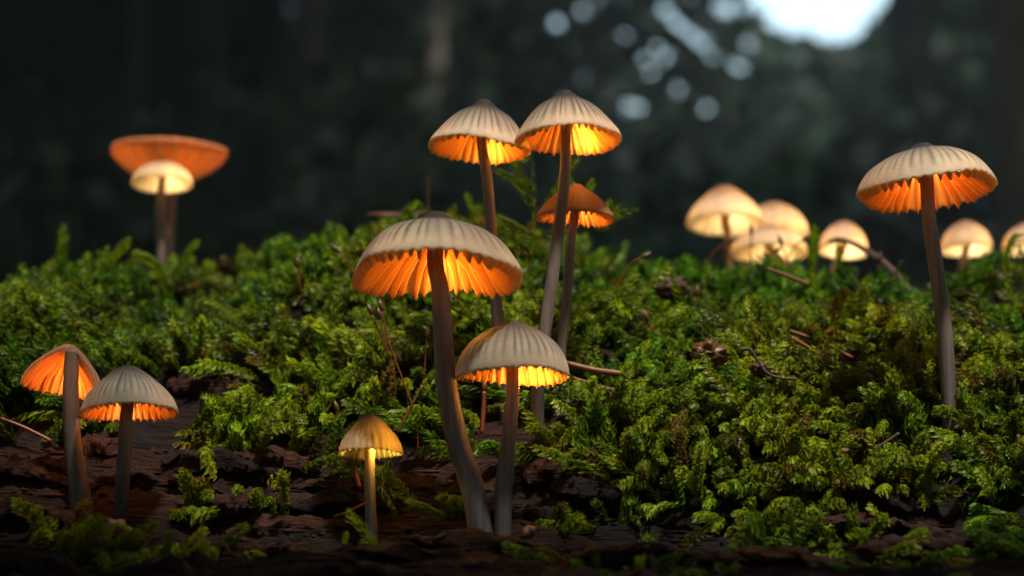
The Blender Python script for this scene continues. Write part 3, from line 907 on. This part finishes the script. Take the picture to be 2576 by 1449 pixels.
CP = [([(1668, 908), (1652, 860), (1630, 806)], 48.5, 'capsule on a slanting stalk above the curly moss'),
      ([(1676, 1000), (1668, 975), (1676, 948)], 48, 'short stubby capsule in the curly moss below the slanting stalk'),
      ([(1630, 1110), (1616, 1060), (1636, 1042)], 47, 'hooked pale capsule low in the moss, stalk kinked'),
      ([(1600, 1060), (1575, 1018), (1530, 985)], 47, 'capsule on a stalk lying flat over the moss'),
      ([(1735, 900), (1745, 820), (1752, 745)], 50, 'thin bare stalk standing behind the dried brown tuft'),
      ([(1490, 800), (1540, 740), (1585, 665), (1612, 650)], 52, 'arching stalk with drooping capsule beside the tall stems'),
      ([(758, 735), (752, 700), (750, 672)], 54, 'dark capsule in the bright crest moss away from stems'),
      ([(890, 690), (870, 655), (852, 635)], 53, 'brown capsule slanting beside the largest cap'),
      ([(985, 1060), (980, 920), (962, 830), (956, 800)], 48, 'tall red capsule stalk hanging under the largest cap'),
      ([(1000, 1060), (990, 930), (968, 870), (935, 790)], 48.3, 'bent red capsule stalk crossing under the largest cap'),
      ([(1060, 1080), (1066, 960), (1072, 870), (1074, 850)], 47.6, 'straight capsule stalk close beside the largest stem'),
      ([(1052, 1150), (1045, 1050), (1000, 920), (975, 850), (960, 780)], 48.6, 'longest wavy red stalk beneath the largest cap'),
      ([(1240, 980), (1252, 1040), (1240, 960), (1232, 945)], 47.5, 'thin orange stalk under the grey-topped cap'),
      ([(1888, 680), (1890, 625), (1890, 590)], 60, 'upright dark capsule in front of the low pale mushroom'),
      ([(1990, 690), (1980, 650), (1968, 618)], 59, 'leaning dark capsule in front of the low pale mushroom'),
      ([(1980, 650), (2000, 620), (2018, 606)], 59.5, 'slanting dark capsule between two pale mushrooms'),
      ([(1780, 660), (1800, 630), (1826, 612)], 59, 'drooping dark capsule under the tallest pale mushroom'),
      ([(1920, 680), (1925, 650), (1945, 636)], 59, 'small bowed dark capsule below the low pale mushroom'),
      ([(2205, 760), (2208, 700), (2212, 660)], 57, 'reddish thin stalk beside the bent brown blade'),
      ([(862, 1090), (858, 1060), (850, 1035)], 46.5, 'dark pointed stalk behind the smallest mushroom cap'),
      ([(1212, 1090), (1216, 1030), (1218, 985)], 47.8, 'pinkish thick dead stalk under the grey-topped cap')]
for q, (pts, Y, lb) in enumerate(CP):
    if Y < 52:
        f0 = hit(*pts[0])
        Yb = min(max(f0[1], Y - 1.5), Y + 2)
    else:
        Yb = Y
    capsule(pts, Yb, 2.0 if 'thick' not in lb else 6, 7 if Y < 55 else 6, 24, lb)


# ------------------------------------------------------------------ needles, twigs, scraps
def stick(name, pts, Y, wpx, label, cat, mat, group=None, taper=(1, 1)):
    Ys = np.broadcast_to(Y, (len(pts),))
    P = np.array([at(a, b, q) for (a, b), q in zip(pts, Ys)])
    s = K * float(np.mean(Ys)) * 0.5
    V, F = tube(P, np.linspace(wpx * taper[0], wpx * taper[1], len(P)) * s, 8, max(12, 6 * len(P)), True, 0.12, int(pts[0][0]))
    o = mesh(name, V, F, M[mat], None, None, P[0])
    tag(o, label, cat, group)


def on(px, py, lift=0.35):
    return hit(px, py)[1] - lift


stick('pine_needle', [(1903, 790), (1930, 812), (1948, 826)], on(1925, 810, 3.3), 13, 'short thick orange-brown needle stub on the bright moss', 'needle', 'needle', 'dry needles on the moss')
stick('pine_needle', [(1990, 850), (2030, 872), (2068, 897)], on(2030, 872, 3.3), 13, 'short orange needle with pointed end on the moss', 'needle', 'needle', 'dry needles on the moss', (1, .5))
stick('pine_needle', [(1985, 832), (2060, 858), (2145, 900)], on(2060, 858, 3.3), 9, 'long brown needle running behind the pointed orange one', 'needle', 'needle', 'dry needles on the moss')
stick('pine_needle', [(1930, 676), (1975, 692), (2035, 716)], 53.5, 9, 'blurred orange needle under the low pale mushroom', 'needle', 'needle', 'dry needles on the moss')
stick('twig', [(1425, 915), (1500, 932), (1604, 945)], on(1515, 935, 2.3), 16, 'brown twig lying in moss behind the grey-topped cap', 'twig', 'needle')
stick('twig', [(1440, 950), (1520, 975), (1560, 985)], on(1500, 970, 2.3), 8, 'thin brown twig below the thicker brown one', 'twig', 'needle')
stick('grass_blade', [(2084, 608), (2115, 602), (2170, 625), (2235, 672), (2290, 738)], [61, 60.5, 59.5, 58, 56.5], 15, 'bent brown dead blade arching before a pale dome mushroom', 'grass blade', 'twig', None, (.5, 1.6))
stick('twig', [(1866, 880), (1885, 878), (1905, 905), (1925, 935), (1960, 950), (2006, 954)], on(1925, 935, 3.3), 7, 'thin curved dark twig trailing from the dried brown tuft', 'twig', 'twig')
stick('twig', [(1062, 970), (1030, 1030), (1000, 1090)], 46.6, 9, 'straight olive stick slanting behind the smallest cap', 'twig', 'capsule', None, (.7, 1))
stick('twig', [(885, 1150), (895, 1190), (905, 1225)], 46, 12, 'dark red stick poking out behind the smallest stem', 'twig', 'stalk')
stick('twig', [(2200, 1130), (2240, 1105), (2262, 1090)], on(2230, 1110, 1.0), 9, 'small dark forked twig in moss near the leaning stem', 'twig', 'twig')
stick('twig', [(0, 1052), (60, 1075), (130, 1110)], on(60, 1075, .5), 9, 'reddish bent twig behind the torn mushroom', 'twig', 'stalk')
stick('twig', [(840, 1300), (880, 1285), (925, 1262)], on(880, 1290, .3), 6, 'tiny brown splinter lying on black wood', 'splinter', 'needle')
stick('twig', [(2140, 690), (2180, 760), (2192, 830)], on(2185, 800, .6), 5, 'thin grey drooping stem over the bright moss', 'stem', 'twig')
stick('grass_blade', [(1080, 560), (1076, 480), (1084, 430), (1100, 422)], 59, 4, 'faint green blade curling behind the twin mushrooms', 'grass blade', 'capsule', None, (1, .3))


def scrap(px, py, wpx, hpx, label, Y=None, mat='deadleaf', seed=0, tilt=0.5, lift=0.95):
    c = at(px, py, Y) if Y else at(px, py, hit(px, py)[1] - lift)
    s = K * c[1]
    n = 14
    r = np.random.default_rng(seed)
    th = np.linspace(0, 2 * math.pi, n, endpoint=False)
    rr = 1 + r.uniform(-.25, .25, n)
    rings = []
    for z, k in ((0.03, 0), (0.05, .5), (0.0, 1), (-0.04, .96), (-0.02, .5), (-0.05, 0)):
        a = np.stack([np.cos(th) * rr * k * wpx * s * .5, np.sin(th) * rr * k * hpx * s * .5, z + 0.10 * k * k * np.cos(th * 2 + seed) * hpx * s * 2], -1)
        rings.append(a)
    V = np.vstack(rings)
    a = math.radians(90) * tilt
    y, z = V[:, 1].copy(), V[:, 2].copy()
    V[:, 1], V[:, 2] = y * math.cos(a) - z * math.sin(a), y * math.sin(a) + z * math.cos(a)
    m = len(rings)
    i, j = np.meshgrid(np.arange(m - 1), np.arange(n), indexing='ij')
    F = np.stack([i * n + j, i * n + (j + 1) % n, (i + 1) * n + (j + 1) % n, (i + 1) * n + j], -1).reshape(-1, 4)
    o = mesh('dead_leaf', V + c, F, M[mat], None, None, c)
    tag(o, label, 'leaf')


scrap(1010, 540, 180, 26, 'red-brown dead leaf lying flat on the crest behind the largest cap', 59.5, seed=1, tilt=.1)
scrap(1280, 572, 90, 22, 'red-brown dead leaf between the twin stems on the crest', 59.5, seed=2, tilt=.1)
scrap(728, 1053, 42, 36, 'bright orange-red leaf scrap in moss beside the smallest cap', None, 'deadleaf', 3, .8)
scrap(1085, 1152, 34, 30, 'small orange scrap between the smallest and largest stems', None, 'deadleaf', 4, .8)
scrap(2522, 745, 30, 36, 'red leaf scrap in moss beyond the leaning stem', None, 'deadleaf', 5, .9)
scrap(1440, 1010, 62, 40, 'dull brown leaf piece behind the grey-topped mushroom stem', None, 'deadleaf', 6, .8)
scrap(2300, 1010, 40, 26, 'small tan leaf scrap near the leaning stem', None, 'deadleaf', 7, .6)
scrap(1820, 1000, 50, 30, 'triangular orange scrap under the curved dark twig', None, 'deadleaf', 8, .6)
scrap(2125, 1135, 44, 18, 'pale orange chip on the dark moss', None, 'deadleaf', 9, .5)
scrap(2560, 1120, 18, 60, 'narrow orange scale upright in the moss', None, 'deadleaf', 10, .9)
scrap(1880, 1335, 30, 22, 'orange chip on black wood under the moss fronds', None, 'deadleaf', 11, .6)
scrap(1330, 1338, 34, 44, 'brown bud beside the joined mushroom feet', None, 'deadleaf', 12, .9, .2)
scrap(290, 1320, 46, 40, 'tan wood chip leaning at the grey conical mushroom foot', None, 'deadleaf', 13, .8, .3)
scrap(470, 722, 80, 22, 'blurred tan leaf in moss under the saucer mushroom', None, 'deadleaf', 14, .3)


def tuft(px, py, wpx, label, seed):
    c = at(px, py, hit(px, py)[1] - 2.9)
    s = K * c[1]
    r = np.random.default_rng(seed)
    nu, nv = 28, 18
    u = np.linspace(0, 2 * math.pi, nu, endpoint=False); v = np.linspace(0.02, math.pi - .02, nv)
    UU, VV = np.meshgrid(u, v, indexing='ij')
    d = np.stack([np.cos(UU) * np.sin(VV), np.sin(UU) * np.sin(VV), np.cos(VV) * .7], -1)
    k = 0.35 + 1.0 * fbm(d[..., 0] * 5 + seed, d[..., 1] * 5 + d[..., 2] * 6, seed, 4) + r.uniform(-.28, .28, UU.shape)
    V = (d * (k * wpx * s * .5)[..., None]).reshape(-1, 3) + c
    i, j = np.meshgrid(np.arange(nu), np.arange(nv - 1), indexing='ij')
    F = np.stack([i * nv + j, i * nv + j + 1, ((i + 1) % nu) * nv + j + 1, ((i + 1) % nu) * nv + j], -1).reshape(-1, 4)
    o = mesh('dried_tuft', V, F, M['twig' if 'dark' in label else 'capsule'], None, None, c, False)
    tag(o, label, 'dried flower', 'dried brown tufts')


tuft(1780, 892, 95, 'larger crumbly red-brown dried tuft on the moss', 1)
tuft(1912, 930, 50, 'smaller dark dried tuft on the curved twig', 2)
tuft(1690, 728, 90, 'dark dried clump on the crest beside the tall stems', 3)


# ------------------------------------------------------------------ the wood behind: trunks, shrubs, far foliage
def leafcloud(C, n, rx, ry, rz, size, seed, col=(0.03, 0.055, 0.02), keep=None):
    r = np.random.default_rng(seed)
    p = norm(r.normal(0, 1, (n, 3))) * (r.uniform(0, 1, (n, 1)) ** 0.45) * np.array([rx, ry, rz])
    k = fbm(p[:, 0] / rx * 2.5 + seed, (p[:, 2] / rz + p[:, 1] / ry) * 2.5, seed, 3)
    p = p[k > 0.42] + np.asarray(C)
    if keep is not None:
        q = p[keep(p, r)]
        p = q if len(q) > 60 else p[:60]
    return leaves(p, size, r, col)


def leaves(p, size, r, col):
    n = len(p)
    a, b = norm(r.normal(0, 1, (n, 3))), r.normal(0, 1, (n, 3))
    b = norm(b - a * (a * b).sum(1, keepdims=True))
    nn = np.cross(a, b)
    s = size * r.uniform(0.6, 1.3, (n, 1))
    V = np.stack([p - a * s, p + b * s * .45 + nn * s * .12, p + a * s, p - b * s * .45 + nn * s * .12], 1).reshape(-1, 3)
    F = np.arange(n * 4).reshape(-1, 4)
    F = np.concatenate([F[:, [0, 1, 2]], F[:, [0, 2, 3]]])
    c = np.array(col) * r.uniform(0.5, 1.4, (n, 1)) * (1 + r.normal(0, .12, (n, 3)))
    return V, F, np.repeat(np.clip(c, .003, 1), 4, 0)


CLEAR_AZ = math.radians(8.0)


_g = np.random.default_rng(5)
HOLES = [(262, 275, -5), (635, 455, 2), (835, 485, 0), (1310, 100, 4), (1400, 55, 12), (1415, 250, 2), (1470, 190, 8), (1870, 170, 8),
         (1775, 265, 8), (1705, 230, 10), (2460, 70, 2), (1550, 230, 2), (1470, 30, 14), (1620, 150, 14), (1700, 60, 16), (1770, 110, 18), (1820, 20, 22), (2300, 170, 6)]
HOLES += [(a, b, c) for a, b, c in zip(_g.normal(1760, 150, 30), np.abs(_g.normal(0, 140, 30)) - 10, _g.uniform(-4, 14, 30))]
HOLES = np.array(HOLES)


def clearing(p, r):
    """leaves stay out of the clearing that lets the daylight in"""
    az = np.degrees(np.arctan2(p[:, 0], p[:, 1]))
    el = np.degrees(np.arctan2(p[:, 2], np.hypot(p[:, 0], p[:, 1])))
    q = ((az - 7.8) / 1.85) ** 2 + (np.minimum(el - 15.3, 0) / 1.5) ** 2
    ragged = 1.0 + 0.9 * (fbm(p[:, 0] * 0.03, p[:, 2] * 0.05, 5, 3) - .5)
    wide = smooth(18, 32, el)
    q2 = ((az - 10) / (4 + 9 * wide)) ** 2 + (np.minimum(el - 19, 0) / 2) ** 2 + (np.maximum(el - 38, 0) / 12) ** 2
    # hole shaped in the added canopy so the sun reaches only the log
    t = (p[:, 2] - 6) / math.tan(SUN_EL)
    q3 = ((p[:, 0] - t * math.sin(SUN_AZ)) / 48) ** 2 + ((p[:, 1] - 52 - t * math.cos(SUN_AZ)) / 48) ** 2
    pxs, pys = proj(p[:, 0], p[:, 1], p[:, 2])
    for a, b, c in HOLES:            # chinks between the leaves
        q = np.where((p[:, 1] > 100) & ((pxs - a) ** 2 + (pys - b) ** 2 < (c * 0.6 + 13) ** 2), 0, q)
    return (q > ragged) & (q2 > ragged) & ((q3 > ragged) | (p[:, 2] < 25))


def tree(name, label, x, y, rad, height, mat, crown, seed, group='trees behind the log', lean=0.0, n=2600):
    r = np.random.default_rng(seed)
    base = np.array([x, y, -21.0])
    root = thing(name, label, 'tree', base, group)
    P = [base, base + (lean * .2, 0, height * .2), base + (lean * .55, 3, height * .55), base + (lean, -4, height)]
    V, F = tube(P, [rad * 1.25, rad, rad * .75, rad * .25], 18, 40, True, 0.08, seed)
    tr = mesh('trunk', V, F, M[mat], root, None, base)
    for k in range(6):
        h0 = height * (0.42 + 0.09 * k)
        a = r.uniform(0, 6.28)
        s = np.interp(h0, [0, height], [0, 1])
        p0 = base + np.array([lean * s, 0, h0])
        L = height * r.uniform(.18, .3)
        p1 = p0 + np.array([math.cos(a) * L * .5, math.sin(a) * L * .5, L * .2])
        p2 = p0 + np.array([math.cos(a) * L, math.sin(a) * L, L * .45])
        V, F = tube([p0, p1, p2], [rad * .3, rad * .2, rad * .06], 7, 10)
        mesh('limb', V, F, M[mat], tr, None, base)
    V, F, C = leafcloud(base + (lean * .8, 0, height * .72), n, crown, crown, height * .34, 11, seed, (0.028, 0.05, 0.018), clearing)
    mesh('crown', V, F, M['leaf'], root, C, base, False)


def tx(px, y):
    return (px - 1288) * K * y


tree('tree', 'thick near-black tree trunk behind the blurred saucer mushroom', tx(425, 520), 520, 11, 620, 'trunk', 190, 1)
tree('tree', 'pale grey slim trunk behind the twin mushrooms', tx(1092, 640), 640, 2.6, 560, 'trunk_pale', 150, 2)
tree('tree', 'pinkish grey trunk beyond the broad flat cap', tx(2650, 430), 430, 9, 560, 'trunk_pale', 150, 3)
tree('tree', 'slim dark leaning trunk between the black trunk and saucer mushroom', tx(200, 560), 560, 4, 600, 'trunk', 170, 4, lean=60)
tree('tree', 'thin dark tree trunk behind the dim green shrub', tx(640, 900), 900, 4, 760, 'trunk', 220, 5)
tree('tree', 'dark tree trunk beside the bright clearing', tx(2330, 900), 900, 9, 800, 'trunk', 220, 6)
tree('tree', 'slender dark trunk between the black trunk and twin mushrooms', tx(760, 820), 820, 5, 700, 'trunk', 220, 7)


def shrub(px, y, h, wd, seed, label, col, n=1500, size=4.5):
    r = np.random.default_rng(seed)
    base = np.array([tx(px, y), y, -21.0])
    root = thing('shrub', label, 'shrub', base, 'understorey shrubs')
    for k in range(5):
        a = r.uniform(0, 6.28)
        e = base + np.array([math.cos(a) * wd * .5, math.sin(a) * wd * .5, h * r.uniform(.7, .95)])
        V, F = tube([base, base * .5 + e * .5 + (0, 0, h * .1), e], [1.2, .8, .3], 6, 10)
        mesh('branch', V, F, M['trunk'], root, None, base)
    V, F, C = leafcloud(base + (0, 0, h * .62), n, wd, wd * .8, h * .45, size, seed, col, clearing)
    mesh('foliage', V, F, M['leaf'], root, C, base, False)


shrub(60, 330, 85, 32, 21, 'dark leafy shrub beyond the tall straight moss shoot', (0.022, 0.035, 0.018))
shrub(700, 420, 115, 45, 22, 'dim green shrub beside the black trunk', (0.03, 0.055, 0.018))
shrub(1050, 520, 150, 60, 23, 'dark shrub behind the twin mushrooms', (0.022, 0.04, 0.018))
shrub(1700, 430, 105, 45, 24, 'green shrub behind the pale mushroom cluster', (0.03, 0.06, 0.025))
shrub(2060, 520, 120, 55, 25, 'bluish green shrub under the bright clearing', (0.03, 0.06, 0.035))
shrub(2420, 470, 110, 50, 26, 'brown-green shrub behind the broad flat cap', (0.045, 0.045, 0.025))

# far-off wood as one mass, open only where the clearing lets the sky in
r = np.random.default_rng(77)
n = 90000
y = r.uniform(850, 1500, n)
x = r.uniform(-1, 1, n) * y * 0.85
z = r.uniform(-20, 900, n) * (0.25 + 0.75 * r.uniform(0, 1, n))
p = np.stack([x, y, z], -1)
p = p[clearing(p, r)]
px_, py_ = proj(p[:, 0], p[:, 1], p[:, 2])
p = p[~((px_ > -150) & (px_ < 2726) & (py_ > -60) & (py_ < 760))]
V, F, C = leaves(p, 17, r, (0.022, 0.042, 0.022))
# finer sprays of leaves in the part of the wood that shows between the mushrooms
n = 140000
y = r.uniform(850, 1400, n)
x = r.uniform(-0.30, 0.30, n) * y
z = r.uniform(0.10, 0.33, n) * y
p = np.stack([x, y, z], -1)
p = p[clearing(p, r)]
V2, F2, C2 = leaves(p, 5.0, r, (0.022, 0.044, 0.026))
F = np.concatenate([F, F2 + len(V)])
V, C = np.vstack([V, V2]), np.vstack([C, C2])
o = mesh('distant_wood', V, F, M['leaf'], None, C, (0, 1000, 0), False)
tag(o, 'dark far-off woodland foliage with small gaps of sky', 'foliage', kind='stuff')

# unseen leaf canopy, added overhead to hold back skylight from the log
n = 44000
rr = np.sqrt(r.uniform(0, 1, n)) * 900
aa = r.uniform(0, 6.283, n)
p = np.stack([rr * np.cos(aa), rr * np.sin(aa) + 100, r.uniform(330, 620, n)], -1)
p = p[clearing(p, r)]
V, F, C = leaves(p, 20, r, (0.028, 0.05, 0.018))
o = mesh('shade_canopy', V, F, M['leaf'], None, C, (0, 0, 400), False)
tag(o, 'unseen overhead leaf canopy added to shade the log', 'foliage', kind='stuff')
n = 26000
aa = r.uniform(math.radians(120), math.radians(420), n)       # sides and back, open ahead
rr = r.uniform(700, 1000, n)
p = np.stack([rr * np.cos(aa), rr * np.sin(aa), r.uniform(-20, 420, n)], -1)
p = p[(p[:, 1] < 500)]
V, F, C = leaves(p, 15, r, (0.028, 0.045, 0.018))
o = mesh('surrounding_thicket', V, F, M['leaf'], None, C, (0, -500, 0), False)
tag(o, 'leafy thicket surrounding the log on the near side', 'foliage', kind='stuff')

# unseen bough added above the camera to keep the foot of the log shaded
bb = np.array([-75.0, -10, 46])
bough = thing('shade_bough', 'unseen leafy bough added to shade the near foot of the log', 'branch', bb)
V, F = tube([bb, (-30, 6, 47), (15, 12, 46), (60, 8, 43)], [2.2, 1.6, 1.1, .4], 8, 30)
br = mesh('branch', V, F, M['trunk'], bough, None, bb)
n = 6200
p = np.stack([r.uniform(-75, 60, n), r.uniform(-45, 40, n), 44 + r.normal(0, 3.5, n)], -1)
lim = 29.6 - p[:, 0] * 0.03 + (fbm(p[:, 0] * .12, p[:, 1] * .12, 71, 3) - .5) * 9 - (p[:, 2] - 44) * 0.35
p = p[p[:, 1] < lim]
V, F, C = leaves(p, 3.2, r, (0.028, 0.05, 0.018))
o = mesh('leaves', V, F, M['leaf'], bough, C, bb, False)
o['kind'] = 'stuff'

# crumbs of rotten wood lying about on the bare part of the log
n = 5000
x, y = r.uniform(-12, 12, n), r.uniform(39, 48, n)
z = H(x, y)
px_, py_ = proj(x, y, z)
k = moss_density(px_, py_) < r.uniform(0, 0.6, n)
c = np.stack([x, y, z], -1)[k]
n = len(c)
sz = r.uniform(0.02, 0.085, (n, 1, 1)) * np.where(r.uniform(0, 1, (n, 1, 1)) < .3, np.array([4.5, .7, .6]), np.ones(3))
o8 = np.array([(-1, 0, 0), (0, -1, 0), (1, 0, 0), (0, 1, 0), (0, 0, 1), (0, 0, -1)], float) * np.array([2.0, 0.8, 0.7])
V = (c[:, None] + o8[None] * sz * r.uniform(0.5, 1.5, (n, 6, 1)) + r.normal(0, 0.012, (n, 6, 3))).reshape(-1, 3)
f8 = np.array([(0, 1, 4), (1, 2, 4), (2, 3, 4), (3, 0, 4), (1, 0, 5), (2, 1, 5), (3, 2, 5), (0, 3, 5)])
F = (np.arange(n)[:, None, None] * 6 + f8[None]).reshape(-1, 3)
o = mesh('wood_crumbs', V, F, M['bark'], log, None, (0, 58, -22), False)
o['kind'] = 'stuff'

# damp forest air
hb = mesh('haze', [(x, y, z) for x in (-1700, 1700) for y in (-1250, 1700) for z in (-120, 1010)],
          [(0, 1, 3, 2), (4, 6, 7, 5), (0, 4, 5, 1), (2, 3, 7, 6), (0, 2, 6, 4), (1, 5, 7, 3)], M['floor'], sm=False)
b = N('damp_air')
vol = b.n('VolumePrincipled', Color=(0.80, 0.94, 0.92, 1), Density=0.008, Anisotropy=0.4)
b.t.links.new(vol.outputs[0], b.out.inputs['Volume'])
hb.data.materials[0] = b.m
tag(hb, 'thin damp air filling the wood', 'haze', kind='stuff')
